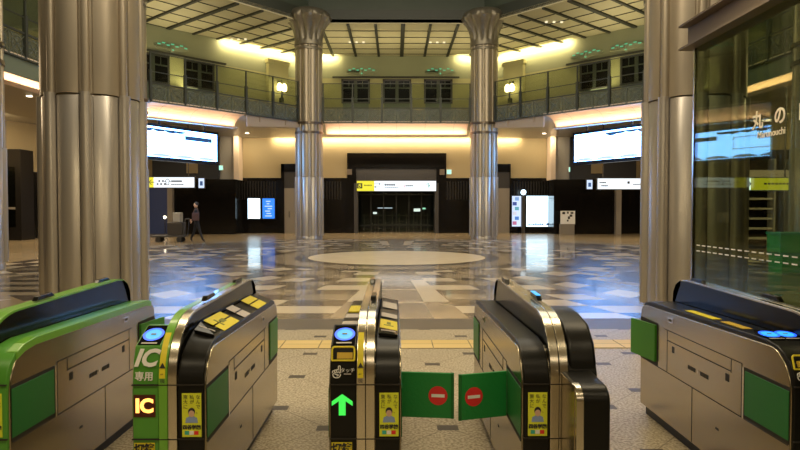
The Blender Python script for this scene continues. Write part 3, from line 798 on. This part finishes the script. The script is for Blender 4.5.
def make_gate(x0, label, kind, W=.33, sides=('R',), green=False, posterR=True, blue_sensor=False, rear_open=False):
    """kind: 'ic' green reader front, 'std' black reader front left, 'rev' poster left half, 'far' reader without post"""
    t = thing('ticket_gate', label, 'ticket gate', (x0, 2.76, 0), 0, 'automatic ticket gates in a row')
    f0, f1 = (.125, .205) if kind != 'far' else (.178, .258)
    fn = YZ(0)
    # cabinet core with steel sides
    MB().prism(prof_side(), fn, 0, W).build('cabinet', 'side', t, bevel=.004, smooth=30)
    bx('plinth', 'black2', t, .03, W-.03, .03, 1.66, 0, .075)
    lm = 'green' if kind in ('ic', 'allgreen') else 'black2'
    rm = 'green' if kind == 'allgreen' else 'black2'
    lp = PR if kind in ('ic', 'std') else PT
    rp = PT
    MB().prism(shell(lp), fn, .006, f0-.002).build('left_shell', lm, t, bevel=.006, smooth=30)
    slope = {'ic': .06, 'std': .025}.get(kind, 0)
    def lift(o):           # the deck rises towards the guard fin
        for v in o.data.vertices:
            if v.co.z > .79:
                k = max(0, min(1, (v.co.y-.07)/.25))*max(0, min(1, (1.66-v.co.y)/.12))
                v.co.z += slope*k*max(0, 1-(v.co.x-f1)/(W-f1))
    lift(MB().prism(shell(rp), fn, f1+.002, W-.006).build('right_shell', rm, t, bevel=.006, smooth=30))
    # guard fin
    inner = [(p[0]+.01, p[1]-.010) for p in FP]
    MB().prism(inner[:-1]+[(1.56, .70), (.5, .70), (.4, .07)], fn, f0+.004, f1-.004).build('guard_fin', 'black', t, smooth=30)
    strip = MB(); bot = [(p[0]+.012, p[1]-.012*(1 if k > 1 else 0)) for k, p in enumerate(FP)]
    em = 'lime' if green else 'edge'
    for k_, (a, b) in enumerate(((f0, (f0+f1)/2-.0015), ((f0+f1)/2+.0015, f1))):
        MB().prism(FP+bot[::-1], fn, a, b).build('edge_strip', 'lime' if green or (kind == 'ic' and k_ == 0) else 'edge', t, bevel=.002, smooth=30)
    # sensors on the fin
    for y in (.55, 1.28):
        s_ = MB(); xo = f0+.012 if y > 1 else f0+.045
        s_.prism([(y-.09, .975), (y-.06, 1.0), (y+.06, 1.003), (y+.09, .98)], fn, xo, xo+.028).build('sensor', 'black', t, bevel=.004)
    if blue_sensor:
        MB().prism([(.48, 1.0), (.62, 1.004), (.62, 1.007), (.48, 1.003)], fn, f0+.045, f0+.068).build('blue_light', 'ic_cyan', t)
    # seams
    sm = MB()
    for z in (.67, .425): sm.box(.004, W-.004, -.0085, .002, z-.0025, z+.0025)
    sm.build('front_seam', 'seam', t)
    # sides
    for sd in sides:
        sx = W if sd == 'R' else 0; q = 1 if sd == 'R' else -1
        def sb(m, y0, y1, z0, z1, d0=.0, d1=.0015):
            a, b = sorted((sx+q*d0, sx+q*d1)); return m.box(a, b, y0, y1, z0, z1)
        m = MB()
        sb(m, .40, 1.30, .672, .676); sb(m, .03, 1.68, .398, .403); sb(m, .40, .404, .40, .675); sb(m, .50, 1.26, .605, .611)
        sb(m, .40, 1.26, .672, .675); sb(m, .92, .924, .075, .40); sb(m, .5, .503, .60, .67); sb(m, 1.26, 1.263, .40, .67)
        m.build('panel_seam', 'seam', t)
        sb(MB(), .52, .555, .545, .585).build('recessed_lock', 'seam', t); sb(MB(), 1.16, 1.19, .545, .585).build('recessed_lock', 'seam', t); m = MB()
        m = MB()
        sb(m, .62, .65, .25, .262); m.build('key_slot', 'seam', t)
        for k in range(3):
            for y_ in (.735, .885): sb(MB(), y_+k*.033, y_+.025+k*.033, .498, .522).build('vent_hole', 'seam', t)
        m = MB(); sb(m, 1.18, 1.25, .728, .762, 0, .004); sb(m, .843, .853, .505, .52, 0, .003)
        m.build('lock_plate', 'edge', t); m = MB(); sb(m, 1.195, 1.235, .738, .752, .004, .005); m.build('lock', 'seam', t)
        # stored flaps: front and rear
        m = MB(); sb(m, .02, .375, .405, .662, 0, .001); m.build('flap_recess', 'seam', t)
        m = MB(); sb(m, .375, .390, .40, .66, 0, .005); m.build('flap_hinge', 'edge', t)
        m = MB(); sb(m, .022, .37, .422, .645, .001, .004); m.build('flap_door', 'flap_rec', t, bevel=.003)
        m = MB(); sb(m, 1.40, 1.69, .40, .69, 0, .001); m.build('flap_recess', 'seam', t)
        m = MB()
        pr = [(1.42, 0), (1.71, .05), (1.712, .062), (1.42, .014)] if rear_open else [(1.42, 0), (1.68, 0), (1.68, .006), (1.42, .006)]
        m.prism([(sx+q*(p[1]+.001), p[0]) for p in pr], lambda p, z: (p[0], p[1], z), .43, .675).build('flap_door', pmat('flap_bright', (.04, .22, .015), .45) if 'flap_bright' not in bpy.data.materials else bpy.data.materials['flap_bright'], t)
    # reader
    def reader(xa, xb, cyan=True, flat=False):
        w = xb-xa; cx = (xa+xb)/2
        ang = math.atan2(.067, .137)
        Mx = Matrix.Translation((cx, .1035, .8715)) @ Matrix.Rotation(ang, 4, 'X')
        if flat: Mx = Matrix.Translation((cx, .27, .846)) @ Matrix.Rotation(.12, 4, 'X')
        MB().box(-w/2+.008, w/2-.008, -.072, .072, -.004, .003, Mx)  .build('card_reader', 'matt', t, bevel=.002)
        for nm, r0, r1, mt in (('reader_glow', .0, .044, 'ic_cyan'), ('reader_ring', .036, .047, 'ic_ring')):
            m = MB(); n = 40
            for k in range(n):
                a0, a1 = 2*PI*k/n, 2*PI*(k+1)/n; zz = .004 if r0 == 0 else .0055
                P = lambda r, a: Mx @ Vector((r*math.cos(a), r*math.sin(a)*1.0, zz))
                if r0 == 0: m.quad([P(0.0001, a0), P(r1, a0), P(r1, a1), P(.0001, a1)])
                else: m.quad([P(r0, a0), P(r1, a0), P(r1, a1), P(r0, a1)])
            m.build(nm, mt, t)
        MB().box(-.012, .012, -.005, .005, .006, .007, Mx).build('reader_mark', 'ink_o', t)
        MB().box(-.035, .035, -.066, -.058, .003, .0045, Mx).build('reader_caption', 'palegrey', t)
    if kind in ('ic', 'std'): reader(.006, f0-.002)
    if kind == 'far': reader(.012, .098, False, True); reader(.092, .176, False, True)
    # ticket slots and stickers on decks
    def zt(y): return .838-(y-.22)/(1.33)*.023
    def sticker(xa, xb, y0, y1, mt, nm='deck_sticker', th=.002):
        o = MB(); pr = [(y0, zt(y0)+.0), (y1, zt(y1)), (y1, zt(y1)+th), (y0, zt(y0)+th)]
        o = o.prism(pr, fn, xa, xb).build(nm, mt, t)
        if slope and xa > f1-.01: lift(o)
    xs = (f1+.014, W-.016)
    if kind in ('ic', 'std'):
        sticker(xs[0], xs[1], .20, .30, 'black', 'ticket_slot', .012); sticker(xs[0]+.01, xs[1]-.01, .245, .255, 'palegrey', 'slot_lip', .016)
        if kind == 'ic':
            xm = (xs[0]+xs[1])/2
            for xa_, xb_ in ((xs[0]-.006, xm-.005), (xm+.005, xs[1]+.006)):
                sticker(xa_, xb_, .36, .66, 'yellow'); sticker(xa_, xb_, .78, .92, 'palegrey'); sticker(xa_, xb_, 1.12, 1.38, 'yellow')
        else:
            sticker(xs[0], xs[1], .36, .62, 'yellow'); sticker(xs[0], xs[1], .72, .86, 'palegrey'); sticker(xs[0], xs[1], 1.08, 1.34, 'palegrey')
        sticker(xs[0]+.02, xs[1]-.02, .44, .46, 'ink_o', 'sticker_print', .003); sticker(xs[0]+.035, xs[1]-.035, .48, .55, 'ink_o', 'sticker_print', .003)
        xl = (.016, f0-.014)
        sticker(xl[0], xl[1], .50, .60, 'palegrey', th=.002+.012); sticker(xl[0], xl[1], .72, .86, 'palegrey', th=.014); sticker(xl[0], xl[1], .95, 1.2, 'yellow', th=.014)
    if kind == 'far':
        sticker(.045, .095, .78, 1.12, 'yellow', th=.003); sticker(.045, .095, .48, .70, 'yellow_dk', th=.003)
    if kind == 'rev':
        pass
    if kind in ('std', 'far'):   # yellow rimmed slot on the slope
        cx = .064
        ang = math.atan2(.023, .068)
        Mx = Matrix.Translation((cx, .024 if kind == 'std' else .030, .802 if kind == 'std' else .772)) @ Matrix.Rotation(-ang, 4, 'X')
        r = .045; pts = [(-.05, -.03), (.05, -.03), (.05, .022), (.043, .03), (-.043, .03), (-.05, .022)]
        m = MB()
        for p, q_ in zip(pts, pts[1:]+pts[:1]): m.tube(Mx @ Vector((p[0], -.008, p[1])), Mx @ Vector((q_[0], -.008, q_[1])), .0045, 6)
        m.build('slot_rim', 'yellow', t)
        MB().box(-.028, .042, -.006, .004, -.022, .006, Mx).build('slot_light', 'yellow_dk', t)
        text('hand_pictogram', '☝', .055, 'white', facing(.035, -.004, .725), t, fat=.001)
        text('lettering', 'タッチ', .022, 'white', facing(.085, -.004, .733), t); bx('lettering', 'palegrey', t, .068, .10, -.003, .0, .715, .719)
    if kind == 'std':
        m = MB(); A = [(0, .085), (.052, .035), (.052, .005), (.017, .037), (.017, -.06), (-.017, -.06), (-.017, .037), (-.052, .005), (-.052, .035)]
        m.prism([(.060+a*.9, .570+b*.66) for a, b in A], lambda p, y: (p[0], y, p[1]), -.003, .004).build('green_arrow', 'arrow', t)
    if kind == 'ic':
        ang = math.atan2(.03, .10)
        text('ic_lettering', 'IC', .105, 'white', facing(.062, .010, .785, 0, .32), t, shear=.25, fat=.004)
        text('ic_lettering', '専用', .042, 'white', facing(.058, .001, .705, 0, .12), t, fat=.0008)
        bx('led_display', 'led_dark', t, .012, .108, -.004, .004, .525, .625)
        text('led_lettering', 'IC', .085, 'led', facing(.060, -.006, .574), t, fat=.0035)
    if kind in ('ic', 'std'):
        bx('notice_sticker', 'yellow', t, .012, .104, -.002, .003, .33, .408)
        text('lettering', '切符', .045, 'ink', facing(.058, -.004, .38), t, fat=.002)
        # strip sticker following the fin curve
        pts = [p for p in FP[2:9]]
        pts = [(-.008, .60)] + FP[1:9]
        ys = MB(); ys.prism([(p[0]-.0015*1, p[1]+.0015) for p in FP[1:8]]+[(p[0]+.004, p[1]-.004) for p in FP[1:8][::-1]], fn, f0+.004, f0+.030)
        ys.build('strip_sticker', 'yellow', t)
        text('lettering', '▲', .030, 'ink', facing(f0+.018, -.006, .775-.02, 0, .2), t)
        for k, ch in enumerate('改札機'): text('lettering', ch, .022, 'ink', facing(f0+.018, -.0075+.004*(k == 0), .735-.024*k+.0, 0, .1 if k == 0 else 0), t)
    # poster
    def poster(xa):
        w = .086; z0, z1 = .435, .632
        p = bx('poster', 'poster', t, xa, xa+w, -.003, .003, z0, z1)
        k = xa+w
        for cidx, s_ in enumerate(('なんで、', '私が', '東大に')):
            for r_, ch in enumerate(s_): text('poster_lettering', ch, .021, 'ink_o', facing(k-.014-.028*cidx, -.004, z1-.018-.022*r_), p)
        text('poster_lettering', '四谷学院', .0205, 'ink', facing(xa+w/2, -.004, z0+.043), p, fat=.0008)
        cx = xa+w*.5
        def ell(nm, x, z, rx, rz_, mt, y=-.0045):
            MB().prism([(x+rx*math.cos(a), z+rz_*math.sin(a)) for a in [2*PI*j/16 for j in range(16)]], lambda p_, q_: (p_[0], q_, p_[1]), y, -.003).build(nm, mt, p)
        MB().prism([(cx-.028, z0+.064), (cx+.028, z0+.064), (cx+.024, z0+.086), (cx+.008, z0+.094), (cx-.008, z0+.094), (cx-.024, z0+.086)], lambda p_, q_: (p_[0], q_, p_[1]), -.004, -.003).build('portrait_shirt', 'shirt', p)
        ell('portrait_hair', cx, z0+.114, .0155, .018, 'ink', -.0045); ell('portrait_face', cx, z0+.105, .0130, .0150, 'skin', -.0052)
        for j, mt in enumerate(('teal', 'white', 'red')): bx('colour_tab', mt, p, xa+.012+j*.021, xa+.031+j*.021, -.004, -.003, z0+.01, z0+.027)
    if kind in ('ic', 'std'): poster(f1+.022)
    if kind == 'rev': poster(.026)
    if kind == 'allgreen': poster(f1+.012)
    if green:   # lime bevel along the deck edge
        MB().prism([(p[0], p[1]+.004) for p in PT[3:8]]+[(p[0], p[1]-.035) for p in PT[3:8]][::-1], fn, W-.05, W+.002).build('deck_trim', 'lime', t, bevel=.004)
    return t
g1 = make_gate(-2.058, 'all green ticket gate with lime edge trim, nearest the left column', 'allgreen', green=True, rear_open=True)
g2 = make_gate(-1.18, 'ticket gate with a green front half marked IC', 'ic', sides=('R', 'L'))
g3 = make_gate(-.297, 'narrow black ticket gate showing a green lit arrow', 'std', sides=('R', 'L'), W=.325)
g4 = make_gate(.572, 'black ticket gate with a boxy black post in front', 'rev', sides=('L',), W=.345, blue_sensor=True)
g5 = make_gate(1.755, 'long black ticket gate beside the tinted glass, blue ring lit readers', 'far', sides=('L',), W=.34, rear_open=True)
g5.location.y = 2.70
# extra front box of the fourth gate
fbx = MB(); R = .05
pr = [(-.24, .30), (-.24, .66)]+[(-.24+.08*(1-math.cos(a)), .66+.06*math.sin(a)) for a in [PI/2*k/6 for k in range(1, 7)]]+[(.06, .73), (.06, .30)]
pr = [(p[0], p[1] if p[1] > .31 else .07) for p in pr]
fbx.prism(pr, YZ(0), .178, .315).build('front_post', 'black2', g4, bevel=.01, smooth=30)
MB().prism([(p[0]-.004, p[1]+.003) for p in pr[:-2]]+[(p[0]+.02, p[1]-.02) for p in pr[:-2]][::-1], YZ(0), .173, .205).build('post_edge', 'edge', g4, bevel=.003, smooth=30)
bx('post_side', 'side', g4, .170, .176, -.22, -.01, .075, .72)
MB().prism([(.01, .5), (.015, .76), (.05, .845), (.14, .915), (.30, .945), (.46, .95), (.54, .93), (.58, .85), (.58, .5)], YZ(0), .215, .34).build('ticket_hood', 'black2', g4, bevel=.015, smooth=30)
# open flaps closing the third passage
def flap(parent, x0, x1, y0, y1, nm, sx):
    # panel from hinge (x0,y0) to free end (x1,y1), coordinates local to gate
    d = Vector((x1-x0, y1-y0)); L = d.length; d /= L; n = Vector((-d.y, d.x))
    Mx = Matrix.Translation((x0, y0, 0)) @ Matrix.Rotation(math.atan2(d.y, d.x), 4, 'Z')
    p = MB(); p.box(0, L, -.008, .008, .402, .632, Mx); f = p.build(nm, 'flap', parent, bevel=.004)
    MB().tube(Mx @ Vector((L-.001, 0, .402)), Mx @ Vector((L-.001, 0, .632)), .010, 10).build('flap_edge', 'flap_rec', f, smooth=True)
    cx = L*.72; side = -1
    s = -1 if d.x > 0 else 1
    def disc(r, w, mt, y, nm2, rect=False):
        m = MB()
        if rect: pts = [(cx-.033, .509), (cx+.033, .509), (cx+.033, .525), (cx-.033, .525)]
        else: pts = [(cx+r*math.cos(a), .517+r*math.sin(a)) for a in [2*PI*j/28 for j in range(28)]]
        m.prism(pts, lambda q, tt: Mx @ Vector((q[0], tt, q[1])), s*.008, s*y).build(nm2, mt, f)
    disc(.048, 0, 'red', .0095, 'no_entry_disc'); disc(0, 0, 'white', .0105, 'no_entry_bar', True)
flap(g3, .33, .585, .36, .33, 'flap_door', 1)
flap(g4, -.006, -.248, .37, .30, 'flap_door', -1)

# ------------------------------------------------------------------ person and trolley
def skin_fig(name, verts, edges, mat, parent, sub=2):
    me = bpy.data.meshes.new(name); me.from_pydata([v[:3] for v in verts], edges, [])
    o = bpy.data.objects.new(name, me); col.objects.link(o); o.parent = parent
    me.materials.append(M[mat])
    sk = o.modifiers.new('skin', 'SKIN'); sk.use_smooth_shade = True
    for i, v in enumerate(verts):
        me.skin_vertices[0].data[i].radius = (v[3], v[4] if len(v) > 4 else v[3]); me.skin_vertices[0].data[i].use_root = (i == 0)
    s = o.modifiers.new('sub', 'SUBSURF'); s.levels = sub; s.render_levels = sub
    return o
pr_ = thing('person', 'walking person in dark clothes carrying a pinkish bag beside a trolley', 'person', (PX(197, 26.6), 26.6, 0))
V = [(0,0,.90,.15,.11), (0,0,1.08,.13,.09), (.0,-.01,1.30,.17,.10), (0,0,1.42,.07,.06), (.0,-.01,1.50,.05,.05),
     (.05,-.09,.86,.09), (.16,-.09,.48,.062), (.30,-.09,.09,.042), (.38,-.10,.04,.035),
     (-.05,.09,.86,.09), (-.12,.09,.48,.062), (-.28,.09,.12,.042), (-.20,.10,.05,.035),
     (.02,-.20,1.34,.055), (.06,-.25,1.08,.045), (-.10,-.24,.90,.035),
     (-.02,.20,1.34,.055), (-.10,.25,1.08,.045), (-.28,.22,.95,.035)]
E = [(0,1),(1,2),(2,3),(3,4),(0,5),(5,6),(6,7),(7,8),(0,9),(9,10),(10,11),(11,12),(2,13),(13,14),(14,15),(2,16),(16,17),(17,18)]
skin_fig('body', V, E, 'cloth', pr_)
hd = MB().lathe([(.02,1.47),(.06,1.49),(.078,1.55),(.082,1.60),(.07,1.66),(.04,1.69),(.01,1.70)], 20, o=(-.02, -.01)); hd.box(-.115,-.095,-.02,.0,1.565,1.595).build('head', 'skin', pr_, smooth=60)
MB().lathe([(.085,1.58),(.092,1.63),(.08,1.69),(.045,1.72),(.01,1.73)], 20, o=(0.0, 0)).build('hair', 'ink', pr_, smooth=True)
for sy in (-.24, .22):
    h = MB(); bxp = (-.14, sy, .87) if sy < 0 else (-.32, sy, .93)
    for k in range(4): h.tube((bxp[0]+.01*k-.02, sy+.01, bxp[2]), (bxp[0]+.012*k-.035, sy, bxp[2]-.07+.006*k), .009, 6)
    h.tube((bxp[0]+.02, sy-.01, bxp[2]+.01), (bxp[0]+.02, sy-.035, bxp[2]-.035), .010, 6); h.box(bxp[0]-.03, bxp[0]+.03, sy-.012, sy+.016, bxp[2]-.01, bxp[2]+.05).build('hand', 'skin', pr_)
bg = thing('shoulder_bag', 'pinkish shoulder bag held by the walking person', 'bag', (PX(197, 26.6)+.06, 26.28, .92))
MB().box(-.13, .15, -.07, .05, 0, .34).build('bag', 'pink', bg, bevel=.03); MB().path([(-.1, 0, .33), (-.05, .1, .5), (.05, .1, .5), (.12, 0, .33)], .012).build('strap', 'pink', bg)
tr = thing('luggage_trolley', 'low dark luggage trolley in front of the walking person', 'trolley', (PX(172, 26.6), 26.6, 0))
MB().box(-.75, .62, -.3, .3, .22, .30).build('platform', 'cart', tr, bevel=.01)
for x in (-.5, .4):
    for y in (-.24, .24):
        MB().tube((x, y-.03, .11), (x, y+.03, .11), .11, 16).build('wheel', 'ink', tr, smooth=True)
MB().path([(.6, -.26, .3), (.68, -.26, 1.0), (.68, .26, 1.0), (.6, .26, .3)], .022).build('handle', 'cart', tr)
b1 = MB().box(-.10, .55, -.26, .26, 0, .55).build('suitcase', 'darkgrey', None, loc=(PX(172, 26.6), 26.6, .30), bevel=.03, label='dark grey case lying on the luggage trolley', category='suitcase', kind='thing')
b2 = MB().box(-.16, .16, -.2, .2, 0, .42).build('tote_bag', 'wallw', None, loc=(PX(172, 26.6)+.28, 26.6, .85), bevel=.04, label='pale grey bag on top of the case on the trolley', category='bag', kind='thing')

# ------------------------------------------------------------------ concourse behind and over the camera
S(MB().box(-8, 8, -6, 4.4, 3.3, 3.5), 'ceiling_concourse', 'ceilp')
S(MB().box(-8, 8, -6.2, -6, 0, 3.5), 'wall_concourse_back', 'wallt')
S(MB().box(-8.2, -8, -6, 4.4, 0, 3.5), 'wall_concourse_left', 'wallt')
S(MB().box(8, 8.2, -6, 4.4, 0, 3.5), 'wall_concourse_right', 'wallt')

# ------------------------------------------------------------------ lights
def area(name, loc, direction, sx, sy, power, c, rot_x=None, spread=None):
    l = bpy.data.lights.new(name, 'AREA'); l.shape = 'RECTANGLE'; l.size = sx; l.size_y = sy; l.energy = power; l.color = c
    if spread: l.spread = spread
    o = bpy.data.objects.new(name, l); col.objects.link(o)
    z = -Vector(direction).normalized(); x = Vector(rot_x).normalized() if rot_x else Vector((1, 0, 0))
    x = (x - z*x.dot(z)).normalized(); y = z.cross(x)
    o.matrix_world = Matrix.Translation(loc) @ Matrix((x, y, z)).transposed().to_4x4()
    return o
WARM = (1.0, .80, .50); PEACH = (1.0, .68, .44)
for (m, z, L, d, n) in area_jobs:
    area('cove_light', (m.x, m.y, z), (n.x*.25, n.y*.25, 1) if False else (-n.x*.1, -n.y*.1, 1), L*.98, .12, 6.0*L, PEACH, (d.x, d.y, 0))
# wall washer on back wall
area('wall_wash', (0.1, 35.72, 5.44), (0, 1, -.6), 14.2, .1, 290, WARM)
for sgn in (-1, 1):
    area('niche_light', (sgn*8.3, 34.6, 5.4), (0, .5, -1), 1.2, .3, 45, WARM)
    area('side_wall_fill', (sgn*16.6, 26.5, 5.4), (sgn, .3, -.5), .3, 5, 150, (1, .78, .48), (0, 1, 0))  # added fill, lifts the tan side walls
    area('ambulatory_light', (sgn*13, 27, 5.45), (0, 0, -1), 3, 3, 380, (1, .78, .50))
    area('ambulatory_light', (sgn*14, 16, 5.45), (0, 0, -1), 3, 6, 520, (1, .78, .50))
area('ambulatory_light', (0, 32.5, 5.45), (0, 0, -1), 12, 1, 420, (1, .78, .50))
# gallery cove lights at the two far corners
for sgn, i in ((-1, 2), (1, 4)):
    a, b = (on_line(i, 222), Vector(up_out[3])) if sgn < 0 else (Vector(up_out[4]), on_line(i, 572))
    d = (b-a).normalized(); n = Vector((d.y, -d.x))
    m_ = (a+b)/2+n*.30
    area('gallery_cove', (m_.x, m_.y, 9.9), (-n.x, -n.y, -.35), (b-a).length, .08, 150, (1, .82, .45), (d.x, d.y, 0))
    x = -4.3 if sgn < 0 else 4.6
    area('gallery_cove', (x, 34.7, 9.9), (0, 1, -.35), 2.2, .08, 70, (1, .82, .45))
    area('gallery_side_cove', (sgn*15.7, 21, 9.9), (sgn, 0, -.4), 5, .08, 160, (1, .82, .45), (0, 1, 0))
# gallery ceiling uplight and hall fill
area('gallery_fill', (0, 31.5, 7.3), (0, .1, 1), 12, .6, 170, (1, .86, .52))
for sgn in (-1, 1): area('gallery_fill', (sgn*10, 27.8, 7.3), (0, 0, 1), .6, 8, 125, (1, .86, .52))
area('dome_light', (0, 18.5, 13.2), (0, 0, -1), 12, 12, 1150, (1, .88, .66))
area('vestibule_light', (.1, 37.2, 3.1), (0, .1, -1), 3.5, .2, 10, (1, .85, .6))
area('hall_front_fill', (0, 4.6, 9.0), (0, 1, -.35), 10, 1.0, 1200, (1, .86, .64))  # added unseen fill, brightens the camera side of the near columns
# station luminaires over the gates
for k, (x, y) in enumerate(((-2.6, 1.2), (0.0, 1.2), (2.6, 1.2), (-2.6, 4.0), (0, 4.0), (2.0, 4.0))):
    o = area('concourse_light', (x, y, 3.27), (0, 0, -1), 1.6, .35, 28, (1, .82, .53))
area('concourse_light', (0, -2.5, 3.27), (0, 0, -1), 6, 1, 70, (1, .80, .52))

w = bpy.data.worlds.new('World'); bpy.context.scene.world = w; w.use_nodes = True
w.node_tree.nodes['Background'].inputs[0].default_value = (.9, .8, .6, 1); w.node_tree.nodes['Background'].inputs[1].default_value = .03

# ------------------------------------------------------------------ camera
cd = bpy.data.cameras.new('Camera'); cd.lens = F/800*36; cd.sensor_width = 36; cd.clip_end = 200; cd.clip_start = .05
cam = bpy.data.objects.new('Camera', cd); col.objects.link(cam)
cam.location = (0, 0, 1.46); cam.rotation_euler = (math.radians(90)-math.atan(17/F), 0, -math.atan(5/F))
sc = bpy.context.scene; sc.camera = cam
sc.view_settings.view_transform = 'Standard'; sc.view_settings.look = 'None'; sc.view_settings.exposure = 0.0; sc.view_settings.gamma = 1
sc.cycles.max_bounces = 8; sc.cycles.transparent_max_bounces = 12; sc.cycles.sample_clamp_indirect = 6
sc.cycles.use_denoising = True
